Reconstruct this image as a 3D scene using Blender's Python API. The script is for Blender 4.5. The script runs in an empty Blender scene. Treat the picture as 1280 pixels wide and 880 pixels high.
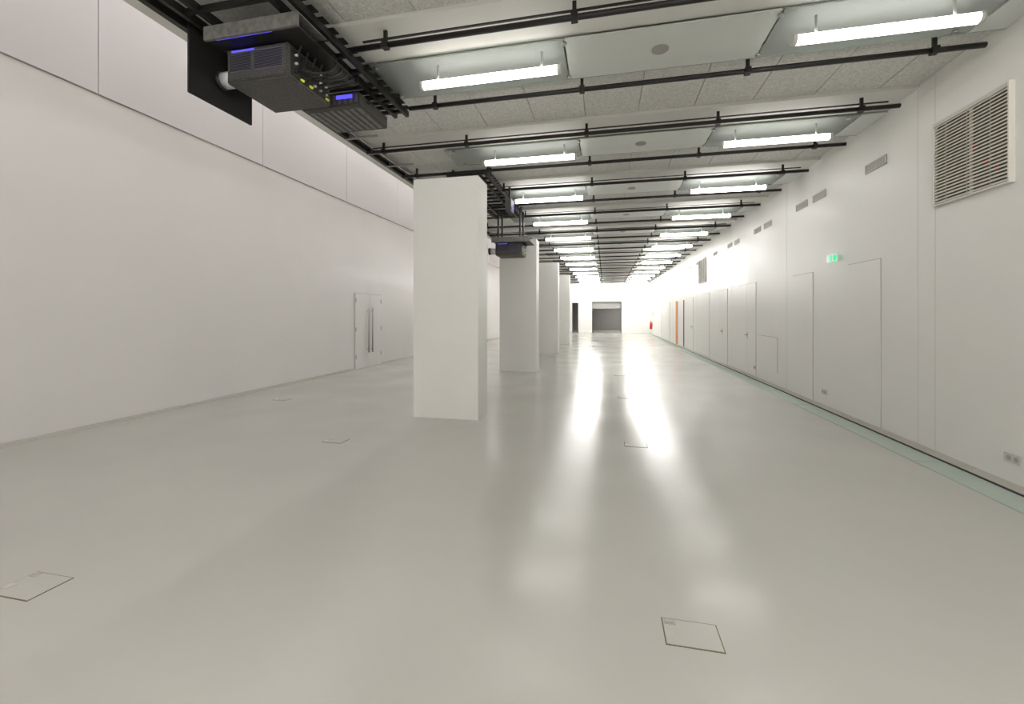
import bpy, bmesh, math, random
from mathutils import Matrix, Vector
random.seed(3)
scene=bpy.context.scene
scene.view_settings.view_transform='Standard'
scene.view_settings.look='None'
scene.view_settings.exposure=.12
H=1.6
XL,XR=-7.1,3.75
YB,YF=-5.0,38.0

# ---------- materials ----------
def mat(name,col,rough=.5,metal=0,spec=.5,noise=0,nscale=5,bump=0,bscale=50,rvar=0,rscale=.9,emit=None,estr=0,alpha=None):
    m=bpy.data.materials.new(name); m.use_nodes=True
    nt=m.node_tree; b=nt.nodes['Principled BSDF']
    b.inputs['Base Color'].default_value=(*col,1)
    b.inputs['Roughness'].default_value=rough
    b.inputs['Metallic'].default_value=metal
    b.inputs['Specular IOR Level'].default_value=spec
    tc=nt.nodes.new('ShaderNodeTexCoord')
    if noise:
        n=nt.nodes.new('ShaderNodeTexNoise'); n.inputs['Scale'].default_value=nscale; n.inputs['Detail'].default_value=6
        nt.links.new(tc.outputs['Object'],n.inputs['Vector'])
        r=nt.nodes.new('ShaderNodeMapRange'); r.inputs[1].default_value=.3; r.inputs[2].default_value=.7
        r.inputs[3].default_value=0; r.inputs[4].default_value=1
        nt.links.new(n.outputs['Fac'],r.inputs[0])
        mx=nt.nodes.new('ShaderNodeMix'); mx.data_type='RGBA'
        mx.inputs[6].default_value=(*[c*(1-noise) for c in col],1)
        mx.inputs[7].default_value=(*[min(1,c*(1+noise)) for c in col],1)
        nt.links.new(r.outputs[0],mx.inputs[0]); nt.links.new(mx.outputs[2],b.inputs['Base Color'])
    if rvar:
        n2=nt.nodes.new('ShaderNodeTexNoise'); n2.inputs['Scale'].default_value=rscale; n2.inputs['Detail'].default_value=3
        nt.links.new(tc.outputs['Object'],n2.inputs['Vector'])
        r2=nt.nodes.new('ShaderNodeMapRange'); r2.inputs[1].default_value=.25; r2.inputs[2].default_value=.75
        r2.inputs[3].default_value=rough-rvar; r2.inputs[4].default_value=rough+rvar
        nt.links.new(n2.outputs['Fac'],r2.inputs[0]); nt.links.new(r2.outputs[0],b.inputs['Roughness'])
    if bump:
        n3=nt.nodes.new('ShaderNodeTexNoise'); n3.inputs['Scale'].default_value=bscale; n3.inputs['Detail'].default_value=4
        nt.links.new(tc.outputs['Object'],n3.inputs['Vector'])
        bp=nt.nodes.new('ShaderNodeBump'); bp.inputs['Strength'].default_value=bump; bp.inputs['Distance'].default_value=.01
        nt.links.new(n3.outputs['Fac'],bp.inputs['Height']); nt.links.new(bp.outputs[0],b.inputs['Normal'])
    if emit:
        b.inputs['Emission Color'].default_value=(*emit,1); b.inputs['Emission Strength'].default_value=estr
    return m
def glassmat(name,tint,gl=.15,diff=.2,rough=.05):
    m=bpy.data.materials.new(name); m.use_nodes=True; nt=m.node_tree; nt.nodes.clear()
    o=nt.nodes.new('ShaderNodeOutputMaterial'); t=nt.nodes.new('ShaderNodeBsdfTransparent'); t.inputs[0].default_value=(*tint,1)
    g=nt.nodes.new('ShaderNodeBsdfGlossy'); g.inputs['Roughness'].default_value=rough
    d=nt.nodes.new('ShaderNodeBsdfDiffuse'); d.inputs[0].default_value=(*[c*.85 for c in tint],1)
    m1=nt.nodes.new('ShaderNodeMixShader'); m1.inputs[0].default_value=diff
    m2=nt.nodes.new('ShaderNodeMixShader'); m2.inputs[0].default_value=gl
    nt.links.new(t.outputs[0],m1.inputs[1]); nt.links.new(d.outputs[0],m1.inputs[2])
    nt.links.new(m1.outputs[0],m2.inputs[1]); nt.links.new(g.outputs[0],m2.inputs[2]); nt.links.new(m2.outputs[0],o.inputs[0])
    return m
M=dict(
 wall=mat('wall_white',(.855,.845,.815),.38,noise=.012,nscale=1.2,rvar=.06,spec=.45),
 walll=mat('wall_left_paint',(.83,.81,.798),.36,noise=.018,nscale=.8,rvar=.08,spec=.45),
 panel=mat('upper_panel_gloss',(.76,.737,.75),.15,spec=.5),
 floor=mat('floor_resin_grey',(.51,.502,.465),.195,noise=.045,nscale=.55,rvar=.06,rscale=.9,spec=.55),
 kerb=mat('kerb_grey',(.47,.455,.41),.6,noise=.05,nscale=4),
 col=mat('column_white',(.82,.815,.785),.5,noise=.01,nscale=2),
 wool=mat('woodwool_board',(.72,.715,.685),.95,noise=.16,nscale=40,bump=.35,bscale=60,spec=.1),
 beam=mat('beam_white',(.80,.795,.755),.6),
 back=mat('ceiling_void_grey',(.6,.6,.57),.9),
 tray=mat('tray_panel_pale',(.74,.765,.735),.3,spec=.5),
 glass=glassmat('glass_green',(.84,.88,.86),.10,.35,.12),
 fglass=glassmat('floor_glass_green',(.72,.82,.74),.22,.75,.07),
 gedge=mat('glass_edge',(.38,.47,.41),.2),
 black=mat('black_steel',(.018,.017,.016),.45,spec=.4),
 black2=mat('black_plastic_speckled',(.07,.067,.06),.55,noise=.6,nscale=90),
 grill=mat('grill_grey',(.14,.135,.17),.5),
 lid=mat('projector_lid',(.17,.165,.155),.45,noise=.3,nscale=20),
 steel=mat('galvanised_steel',(.5,.5,.48),.35,metal=.8),
 grey=mat('joint_grey',(.40,.385,.36),.7),
 lgrey=mat('light_grey_plastic',(.62,.61,.57),.5),
 dark=mat('dark_gap',(.05,.05,.045),.8),
 brown=mat('tape_brown',(.15,.13,.06),.7),
 slat=mat('blind_slat',(.80,.78,.71),.5),
 wback=mat('window_dark_glass',(.20,.19,.16),.15),
 red=mat('red_paint',(.7,.03,.02),.35),
 orange=mat('orange_paint',(.75,.22,.05),.5),
 green=mat('green_sign',(.05,.5,.22),.4,emit=(.1,.9,.45),estr=.5),
 white=mat('white_sign',(.85,.9,.85),.4,emit=(.8,1,.9),estr=.3),
 yel=mat('connector_yellow',(.65,.75,.05),.4),
 blue=mat('led_blue',(.05,.05,.5),.3,emit=(.10,.08,1),estr=1.3),
 lens=mat('lens_barrel',(.75,.75,.78),.3),
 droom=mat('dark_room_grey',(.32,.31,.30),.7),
 handle=mat('handle_steel',(.40,.39,.37),.35,metal=.8),
)
def tubemat(n,s,c=(1,.965,.90)): return mat(n,(.9,.9,.88),.4,emit=c,estr=s)

# ---------- mesh builder ----------
class MB:
    def __init__(s): s.bm=bmesh.new(); s.ms=[]
    def mi(s,k):
        m=M[k] if isinstance(k,str) else k
        if m not in s.ms: s.ms.append(m)
        return s.ms.index(m)
    def box(s,a,b,k,rot=None,bev=0):
        i=s.mi(k); c=[(a[j]+b[j])/2 for j in range(3)]; d=[max(abs(b[j]-a[j]),1e-4) for j in range(3)]
        mt=Matrix.Translation(c)
        if rot is not None: mt=mt@rot
        mt=mt@Matrix.Diagonal((*d,1))
        r=bmesh.ops.create_cube(s.bm,size=1,matrix=mt)
        fs={f for v in r['verts'] for f in v.link_faces}
        for f in fs: f.material_index=i
        if bev:
            es={e for v in r['verts'] for e in v.link_edges}
            q=bmesh.ops.bevel(s.bm,geom=list(es),offset=bev,segments=2,affect='EDGES')
            for f in q['faces']: f.material_index=i
        return s
    def cyl(s,p,q,r,k,seg=16,r2=None,smooth=True):
        i=s.mi(k); p=Vector(p);q=Vector(q);d=q-p
        mt=Matrix.Translation((p+q)/2)@d.to_track_quat('Z','Y').to_matrix().to_4x4()
        g=bmesh.ops.create_cone(s.bm,cap_ends=True,segments=seg,radius1=r,radius2=r if r2 is None else r2,depth=d.length,matrix=mt)
        for f in {f for v in g['verts'] for f in v.link_faces}:
            f.material_index=i
            if smooth and len(f.verts)==4: f.smooth=True
        return s
    def sph(s,c,r,k,sc=(1,1,1)):
        i=s.mi(k)
        g=bmesh.ops.create_uvsphere(s.bm,u_segments=16,v_segments=10,radius=r,matrix=Matrix.Translation(c)@Matrix.Diagonal((*sc,1)))
        for f in {f for v in g['verts'] for f in v.link_faces}: f.material_index=i; f.smooth=True
        return s
    def done(s,name):
        me=bpy.data.meshes.new(name); s.bm.to_mesh(me); s.bm.free()
        for m in s.ms: me.materials.append(m)
        o=bpy.data.objects.new(name,me); scene.collection.objects.link(o); return o

# ---------- shell ----------
MB().box((XL,YB,-.25),(3.28,YF+7,0),'floor').done('floor')
b=MB(); b.box((3.28,YB,-.25),(3.75,YF,-.06),'wall'); b.box((3.58,YB,-.06),(3.75,YF,.012),'kerb')
b.done('trim_1')
b=MB(); y=YB+.02
while y<YF-.1:
    y2=min(y+1.48,YF-.02)
    b.box((3.29,y,-.018),(3.575,y2,.001),'fglass'); b.box((3.28,y2,-.02),(3.58,y2+.018,.002),'gedge'); y=y2+.02
b.box((3.268,YB,-.03),(3.288,YF,.003),'gedge'); b.box((3.572,YB,-.03),(3.586,YF,.015),'dark')
b.done('floor_glass_strip')

b=MB(); b.box((XL-.25,YB,-.25),(XL,YF,8.6),'walll'); b.done('wall_left')
b=MB(); y=4.71-9.0-.0
while y<YF:
    b.box((XL+.001,y+.006,4.752),(XL+.022,min(y+3.0-.006,YF-.01),8.5),'panel'); y+=3.0
b.box((XL+.001,YB,4.738),(XL+.006,YF,4.75),'grey')
b.done('upper_wall_panel')
MB().box((XL,YB,0),(XL+.02,YF,.05),'lgrey').done('baseboard_left')
MB().box((XR,YB,-.25),(XR+.25,YF,4.95),'wall').done('wall_right')
MB().box((XL-.25,YB-.25,-.25),(XR+.25,YB,8.6),'wall').done('wall_back')
b=MB(); 
for x0,x1,z0 in ((XL-.25,-2.9,0),(-2.35,-1.09,0),(1.27,XR+.25,0),(-2.9,-2.35,2.62),(-1.09,1.27,2.64)):
    b.box((x0,YF,z0),(x1,YF+.25,8.6),'wall')
b.done('wall_far')
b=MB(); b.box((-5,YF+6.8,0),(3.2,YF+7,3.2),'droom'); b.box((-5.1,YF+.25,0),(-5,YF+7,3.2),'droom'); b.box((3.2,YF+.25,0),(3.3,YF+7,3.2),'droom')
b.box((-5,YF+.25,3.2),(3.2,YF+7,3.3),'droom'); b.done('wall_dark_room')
b=MB()
b.box((-1.15,YF-.02,0),(-1.09,YF+.25,2.7),'dark'); b.box((1.27,YF-.02,0),(1.33,YF+.25,2.7),'dark'); b.box((-1.15,YF-.02,2.64),(1.33,YF+.25,2.7),'dark')
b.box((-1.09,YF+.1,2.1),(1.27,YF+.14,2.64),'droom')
b.done('door_frame')

# ceiling
PY=lambda n: 3.82+1.245*n
b=MB()
b.box((-3.9,YB,4.75),(XR,YF,4.95),'back')
b.box((-4.1,YB,4.33),(-3.9,YF,8.6),'beam')
b.box((XL-.25,YB,8.6),(-3.9,YF,8.8),'wall')
b.done('ceiling')
b=MB(); b2=MB()
for k in range(-4,14):
    ye=PY(2*k)
    if ye+.5>YF: break
    y0=ye-1.245-.10; y1=ye-.14; ym=(y0+y1)/2-.25
    x=-3.88
    while x<XR-.02:
        x2=min(x+.72,XR)
        b.box((x+.005,y0+.003,4.41),(x2-.005,ym,4.46),'wool')
        b.box((x+.005,ym+.008,4.41),(x2-.005,y1,4.46),'wool')
        x=x2
    for q in (-3.88,-3.28):
        b.box((q+.005,ye+.465,4.41),(q+.595,ye+1.14,4.46),'wool')
    b.box((-3.88,y0,4.43),(XR,y1,4.47),'grey')
    b2.box((-3.9,y1,4.37),(XR,y1+.60,4.75),'beam')
b.done('acoustic_ceiling_panel'); b2.done('ceiling_beam')

# trays + tubes
def tray(k):
    ye=PY(2*k); y0,y1=ye+.45,ye+1.19; z=4.335
    b=MB()
    for x0,x1,m in ((-2.65,-.42,'glass'),(-.40,1.55,'tray'),(1.57,3.42,'glass'),(3.44,3.74,'tray')):
        b.box((x0,y0,z),(x1,y1,z+.014),m)
        b.box((x0,y1-.004,z-.002),(x1,y1+.004,z+.016),'gedge')
    b.cyl((.55,(y0+y1)/2,z-.006),(.55,(y0+y1)/2,z),.085,'grey',24)
    for x in (-2.5,-.41,1.56,3.3):
        for yy in (y0+.06,y1-.06):
            b.cyl((x,yy,z-.015),(x,yy,4.6),.008,'steel',8); b.cyl((x,yy,z-.02),(x,yy,z),.025,'steel',12)
    b.done('ceiling_glass_panel')
tm_fill=tubemat('tube_back_fill',90,(1,.97,.94)); tm_near=tubemat('tube_near',6.5); tm_mid=tubemat('tube_mid',14,(1,.97,.93))  # back tubes: out of view, extra strong as added fill on columns, walls, beams
tm_farl=tubemat('tube_far_soft',22,(1,.98,.95)); tm_farr=tubemat('tube_far',40,(1,.98,.95)); tm_end=tubemat('tube_end',95,(1,.98,.95))
for k in range(-3,14):
    ye=PY(2*k)
    if ye+1.2>YF: break
    tray(k)
    for j,(xa,xb) in enumerate(((-2.0,-.45),(1.68,3.14))):
        tm=tm_fill if k<-1 else tm_near if k<2 else tm_mid if k<6 else tm_end if k>=11 else (tm_farl if j==0 else tm_farr)
        yc=ye+.6; z=4.13
        b=MB(); b.cyl((xa+.03,yc,z),(xb-.03,yc,z),.045,tm,20)
        b.cyl((xa,yc,z),(xa+.035,yc,z),.049,'lgrey',20); b.cyl((xb-.035,yc,z),(xb,yc,z),.049,'lgrey',20)
        for xx in (xa+.2,xb-.2): b.cyl((xx,yc,z+.04),(xx,yc,4.33),.012,'steel',8)
        b.done('fluorescent_light')
# unseen fill lights, added high up to brighten the double-height aisle
tv=tubemat('tube_aisle_fill',19,(1,.965,.95))
for y in range(-3,37,4):
    b=MB(); b.cyl((-5.5,y,8.3),(-5.5,y+2.4,8.3),.07,tv,16)
    b.box((-5.6,y-.05,8.37),(-5.4,y+2.45,8.42),'lgrey')
    for q in (y+.3,y+2.1): b.cyl((-5.5,q,8.4),(-5.5,q,8.6),.01,'steel',8)
    b.done('aisle_fill_light')

# pipes
for n in range(-6,27):
    y=PY(n)
    if y>YF-.3: break
    xl=-2.45 if n in(0,1) else -3.8
    b=MB(); z=4.23
    b.cyl((xl,y,z),(3.62,y,z),.027,'black',14)
    if n%2==0:
        b.box((xl+.1,y+.0,z+.060),(3.5,y+.02,z+.074),'black')
    for x in (-3.5,-2.1,-.27,1.5,3.2):
        if x<xl: continue
        b.box((x-.018,y-.012,z),(x+.018,y+.012,4.37),'black')
        b.box((x-.03,y-.034,z-.034),(x+.03,y+.034,z+.034),'black')
    b.done('ceiling_pipe')

# longitudinal edge rail and cable ladder
b=MB()
b.box((-3.9,YB,4.28),(-3.84,YF,4.36),'black'); b.box((-3.72,YB,4.30),(-3.69,YF,4.34),'steel')
y=YB+.3
while y<YF:
    b.box((-3.9,y,4.27),(-3.35,y+.03,4.30),'steel'); b.box((-3.82,y,4.30),(-3.80,y+.03,4.4),'steel')
    y+=.62
b.cyl((-3.78,YB,4.34),(-3.78,YF,4.34),.014,'black',8)
b.done('ceiling_edge_rail')

# columns
for i,y in enumerate((6.2,11.75,17.3,22.9)):
    MB().box((-2.93,y,0),(-1.88,y+.5,3.70),'col').done('column')

# projector rig
def ladder(x0,x1,y0,y1,z):
    b=MB()
    for x in (x0,x0+.16,x1-.16,x1):
        b.box((x-.02,y0,z-.035),(x+.02,y1,z+.035),'black')
    y=y0
    while y<y1+.01:
        b.box((x0-.02,y-.02,z-.02),(x1+.02,y+.02,z+.02),'black'); y+=.28 if y<y1-.9 else .13
    y=y0+.1
    while y<y1-.1:
        b.box((x1-.09,y,z+.035),(x1+.07,y+.09,z+.045),'black'); y+=.15
    for x in (x0,x1):
        for yy in (y0+.3,y1-.25): b.box((x-.02,yy-.02,z),(x+.02,yy+.02,4.4),'black')
    return b
ladder(-3.55,-2.52,1.6,5.15,4.2).done('projector_mounting_rail')
def projector(x,y,z,plate=True):
    b=MB()
    w,d,h=.65,.60,.31
    b.box((x,y,z),(x+w,y+d,z+h),'black2',bev=.012)
    for g0,g1 in ((.05,.27),(.31,.60)):
        b.box((x+g0,y-.006,z+.09),(x+g1,y+.002,z+.27),'grill')
        q=z+.10
        while q<z+.265:
            b.box((x+g0,y-.012,q),(x+g1,y-.004,q+.006),'black'); q+=.015
    b.box((x+.02,y-.008,z+.02),(x+w-.02,y-.001,z+.06),'black2')
    b.box((x+w,y+.04,z+.03),(x+w+.006,y+d-.04,z+h-.03),'black')
    for r in range(3):
        for c in range(6):
            b.cyl((x+w+.004,y+.09+c*.085,z+.08+r*.075),(x+w+.03,y+.09+c*.085,z+.08+r*.075),.011,random.choice(['steel','black','black','lgrey']),10)
    for c in (0,1,3): b.cyl((x+w+.01,y+.16+c*.12,z+.05),(x+w+.035,y+.17+c*.12,z+.03),.012,'yel',8)
    for c in range(5):
        b.cyl((x+w+.02,y+.1+c*.1,z+.22),(x+w+.09,y+.1+c*.1,z+.42),.008,'black',8)
    b.box((x-.05,y-.17,z+h+.005),(x+w+.22,y+d+.05,z+h+.02),'black')
    b.box((x-.05,y-.19,z+h-.02),(x+w+.25,y-.165,z+h+.10),'lid')
    b.box((x-.05,y-.18,z+h+.095),(x+w+.25,y+.2,z+h+.105),'lid')
    b.box((x+.05,y-.163,z+h-.012),(x+.62,y-.15,z+h+.0),'blue')
    b.box((x+.06,y-.008,z+.277),(x+.3,y-.001,z+.288),'blue')
    for xx in (x+.05,x+w-.05):
        for yy in (y+.1,y+d-.1): b.box((xx-.02,yy-.02,z+h),(xx+.02,yy+.02,4.2),'black')
    b.cyl((x-.16,y+.14,z+.12),(x,y+.14,z+.12),.075,'lens',24); b.cyl((x-.2,y+.14,z+.12),(x-.16,y+.14,z+.12),.085,'black',24)
    if plate:
        b.box((x-.24,y-.18,z-.14),(x-.215,y+.52,z+.53),'black',bev=.004)
        b.box((x-.215,y+.3,z+.36),(x+.05,y+.34,z+.40),'black')
        b.box((x-.213,y-.02,z+.44),(x-.208,y+.06,z+.50),'lid')
    return b
projector(-3.42,3.3,3.73).done('ceiling_projector')
b=MB(); b.box((-3.45,4.35,3.97),(-2.72,5.0,4.12),'black2',bev=.01)
for i in range(10): b.box((-3.4+.07*i,4.344,4.0),(-3.36+.07*i,4.352,4.10),'grill')
b.box((-3.0,4.335,4.05),(-2.80,4.345,4.09),'blue')
for i in range(8): b.box((-3.40+.085*i,4.42,3.963),(-3.35+.085*i,4.95,3.972),'lid')
for x in(-3.4,-2.77): b.box((x-.02,4.6,4.1),(x+.02,4.64,4.2),'black')
b.cyl((-2.7,4.5,4.05),(-2.55,4.7,4.2),.012,'black',8)
b.done('ceiling_amplifier')
def cable(pts,r=.012,name='projector_cable'):
    c=bpy.data.curves.new(name,'CURVE'); c.dimensions='3D'; c.bevel_depth=r; c.bevel_resolution=2
    s=c.splines.new('NURBS'); s.points.add(len(pts)-1); s.use_endpoint_u=True; s.order_u=4
    for p,q in zip(s.points,pts): p.co=(*q,1)
    o=bpy.data.objects.new(name,c); scene.collection.objects.link(o); c.materials.append(M['black']); return o
for i in range(5):
    cable([(-2.76,3.45+i*.09,3.86),(-2.55,3.5+i*.09,3.8+.03*i),(-2.5,3.7+i*.1,4.0),(-2.66,3.8+i*.1,4.25),(-2.9,4.0+i*.1,4.27)],.010)

# second projector in front of column 2
ladder(-2.9,-2.15,7.6,11.2,4.2).done('projector_mounting_rail')
projector(-2.65,10.2,3.05,False).done('ceiling_projector')
b=MB(); b.box((-1.98,8.4,3.68),(-1.86,8.7,3.95),'black2',bev=.01); b.box((-1.94,8.53,3.95),(-1.90,8.58,4.2),'black'); b.cyl((-1.86,8.45,3.75),(-1.84,8.45,3.75),.03,'blue',12)
b.done('ceiling_speaker')

# ---------- right wall ----------
XW=XR
def blind_window(n,y0,y1,z0,z1,sp=True):
    b=MB(); x=XW
    b.box((x-.004,y0,z0),(x,y1,z1),'wback')
    for a,c in (((x-.05,y0-.015,z0-.015),(x,y0,z1+.015)),((x-.05,y1,z0-.015),(x,y1+.015,z1+.015)),((x-.05,y0,z1),(x,y1,z1+.015)),((x-.05,y0,z0-.015),(x,y1,z0))):
        b.box(a,c,'slat')
    b.box((x-.012,(y0+y1)/2-.02,z0),(x-.004,(y0+y1)/2+.02,z1),'slat')
    if sp:
        for yy,zz in ((5.35,3.3),(5.2,3.1),(5.08,3.02),(5.42,3.05)): b.box((x-.008,yy,zz),(x-.004,yy+.05,zz+.06),'red')
    z=z0+.02
    while z<z1-.01:
        b.box((x-.045,y0+.005,z),(x-.015,y1-.005,z+.003),'slat',rot=Matrix.Rotation(math.radians(-52),4,'Y')); z+=.036
    for q in (.2,.5,.8): b.box((x-.048,y0+(y1-y0)*q-.003,z0),(x-.045,y0+(y1-y0)*q+.003,z1),'lgrey')
    b.box((x-.05,y0+.003,z1-.035),(x-.01,y1-.003,z1),'lgrey')
    b.done('window_%d'%n)
blind_window(1,4.94,5.88,2.86,3.79); blind_window(2,17.6,18.7,2.86,3.79,False)
def vent(y0,y1):
    b=MB(); x=XW; z0,z1=3.66,3.79
    b.box((x-.004,y0,z0),(x,y1,z1),'dark')
    b.box((x-.015,y0,z0),(x,y0+.012,z1),'lgrey');b.box((x-.015,y1-.012,z0),(x,y1,z1),'lgrey');b.box((x-.015,y0,z0),(x,y1,z0+.012),'lgrey');b.box((x-.015,y0,z1-.012),(x,y1,z1),'lgrey')
    y=y0+.03
    while y<y1-.02: b.box((x-.013,y,z0+.01),(x-.002,y+.010,z1-.01),'lgrey'); y+=.024
    b.done('wall_vent')
for a,c in ((6.8,7.28),(8.45,8.92),(9.15,9.63),(10.95,11.42),(11.65,12.12),(13.4,13.87),(14.1,14.57),(15.9,16.4),(18.9,19.4),(20.5,21)): vent(a,c)
nd=[0]
def door(y0,y1,z1,z0=.015,handle=None,double=False,leaf='wall',hx=-1):
    nd[0]+=1; b=MB(); x=XW
    b.box((x-.003,y0-.007,z0-.003),(x,y1+.007,z1+.007),'grey')
    segs=[(y0,(y0+y1)/2-.004),((y0+y1)/2+.004,y1)] if double else [(y0,y1)]
    for a,c in segs: b.box((x-.010,a,z0),(x,c,z1-.001),leaf)
    if handle is not None:
        for hy in handle:
            b.cyl((x-.012,hy,1.05),(x-.05,hy,1.05),.012,'handle',10); b.cyl((x-.05,hy,1.05),(x-.05,hy+.12,1.05),.01,'handle',10)
            b.box((x-.016,hy-.02,.97),(x-.010,hy+.02,1.13),'handle')
    b.done('door_%d'%nd[0])
door(6.93,7.74,2.38); door(8.93,9.8,2.38)
door(10.6,11.83,1.08,.3)
door(12.0,13.45,2.42,handle=(12.65,),double=True)
door(14.6,15.9,2.4,handle=(15.2,),double=True)
door(17.0,18.2,2.4)
door(20.0,20.9,2.35,handle=(20.2,)); 
door(22.2,22.45,2.3,leaf='dark'); door(24.1,24.75,2.3,leaf='orange')
door(27,28,2.3); door(31,32,2.3)
b=MB()
for y in (4.35,5.92,6.2,10.1,14.2,16.4,19.3,21.6,26.0,30.0): b.box((XW-.0015,y,0.02),(XW,y+.004,4.36),'lgrey')
b.done('trim_2')
b=MB(); b.box((XW-.07,8.08,2.48),(XW,8.28,2.60),'white',bev=.004); b.box((XW-.074,8.09,2.49),(XW-.07,8.18,2.59),'green'); b.box((XW-.06,8.076,2.49),(XW-.01,8.08,2.59),'green')
b.done('exit_sign')
def socket(y,z,w=.16,x=XW):
    b=MB(); b.box((x-.014,y,z),(x,y+w,z+.085),'lgrey',bev=.003)
    for i in range(int(w/.075)): b.cyl((x-.016,y+.04+i*.075,z+.042),(x-.013,y+.04+i*.075,z+.042),.024,'grey',14)
    b.done('wall_socket')
socket(4.86,.2,.17); socket(8.42,.2,.16); socket(12.0,.2,.16,) 
b=MB(); x,y=XW-.13,36.6
b.cyl((x,y,.4),(x,y,.9),.1,'red',20); b.sph((x,y,.9),.1,'red',(1,1,.6)); b.cyl((x,y,.94),(x,y,1.03),.03,'black',12); b.box((x-.02,y-.1,1.02),(x+.02,y+.05,1.05),'black')
b.cyl((x,y-.05,1.0),(x-.03,y-.14,.55),.015,'black',8); b.box((x+.08,y-.03,.6),(XW,y+.03,.85),'steel')
b.done('fire_extinguisher')
b=MB(); b.box((XW-.03,36.3,1.55),(XW,36.6,1.85),'red'); b.box((XW-.034,36.34,1.59),(XW-.03,36.56,1.81),'white'); b.done('fire_safety_sign')

# left double door with pull bars
b=MB(); x=XL
b.box((x+.001,11.11,.0),(x+.022,12.58,2.23),'lgrey')
b.box((x+.001,11.13,.01),(x+.035,11.845,2.21),'walll'); b.box((x+.001,11.855,.01),(x+.035,12.56,2.21),'walll')
for y in (11.75,11.96):
    b.cyl((x+.09,y,.45),(x+.09,y,1.8),.018,'handle',12)
    for z in (.55,1.7): b.cyl((x+.03,y,z),(x+.09,y,z),.01,'handle',8)
for z in (.3,1.1,1.95):
    b.cyl((x+.04,11.14,z),(x+.04,11.14,z+.12),.012,'handle',8)
    b.cyl((x+.04,12.55,z),(x+.04,12.55,z+.12),.012,'handle',8)
b.done('door_left')

# floor boxes
def fbox(x,y,w=.27,d=.19,k='kerb'):
    b=MB(); t=.006
    b.box((x-w/2,y-d/2,0),(x+w/2,y+d/2,.002),k); b.box((x-w/2+t,y-d/2+t,0),(x+w/2-t,y+d/2-t,.004),'floor')
    b.box((x-w/2+.012,y+d/2-.05,.002),(x-w/2+.065,y+d/2-.012,.006),'grey'); b.box((x-w/2+.02,y+d/2-.04,.002),(x-w/2+.05,y+d/2-.02,.008),'steel')
    b.box((x-w/2+.006,y-d/2+.05,.002),(x-w/2+.05,y-d/2+.10,.0055),'kerb')
    b.done('floor_outlet_box')
fbox(.42,2.28,k='brown'); fbox(-3.3,1.86,.3,.22,'brown')
for yy in (5.45,8.5,11.6,14.7): fbox(.36,yy,k='dark')
for yy in (4.82,7.9,): fbox(-3.34,yy,k='dark')
fbox(-5.95,6.95,k='dark')

def area(n,loc,sx,sy,p,c=(1,.98,.94),rot=(0,0,0)):
    l=bpy.data.lights.new(n,'AREA'); l.shape='RECTANGLE'; l.size=sx; l.size_y=sy; l.energy=p; l.color=c
    o=bpy.data.objects.new(n,l); o.location=loc; o.rotation_euler=rot; scene.collection.objects.link(o)
area('dark_room_lamp',(1.5,YF+4,3.1),.3,.3,110)
w=bpy.data.worlds.new('world'); scene.world=w; w.use_nodes=True; w.node_tree.nodes['Background'].inputs[0].default_value=(.8,.8,.8,1); w.node_tree.nodes['Background'].inputs[1].default_value=.3

cam=bpy.data.cameras.new('camera'); co=bpy.data.objects.new('camera',cam); scene.collection.objects.link(co)
co.location=(0,0,H); co.rotation_euler=(math.radians(90),0,math.radians(12.34))
cam.sensor_width=36; cam.lens=36*535/1280; cam.shift_y=-47/1280; cam.clip_start=.05
scene.camera=co
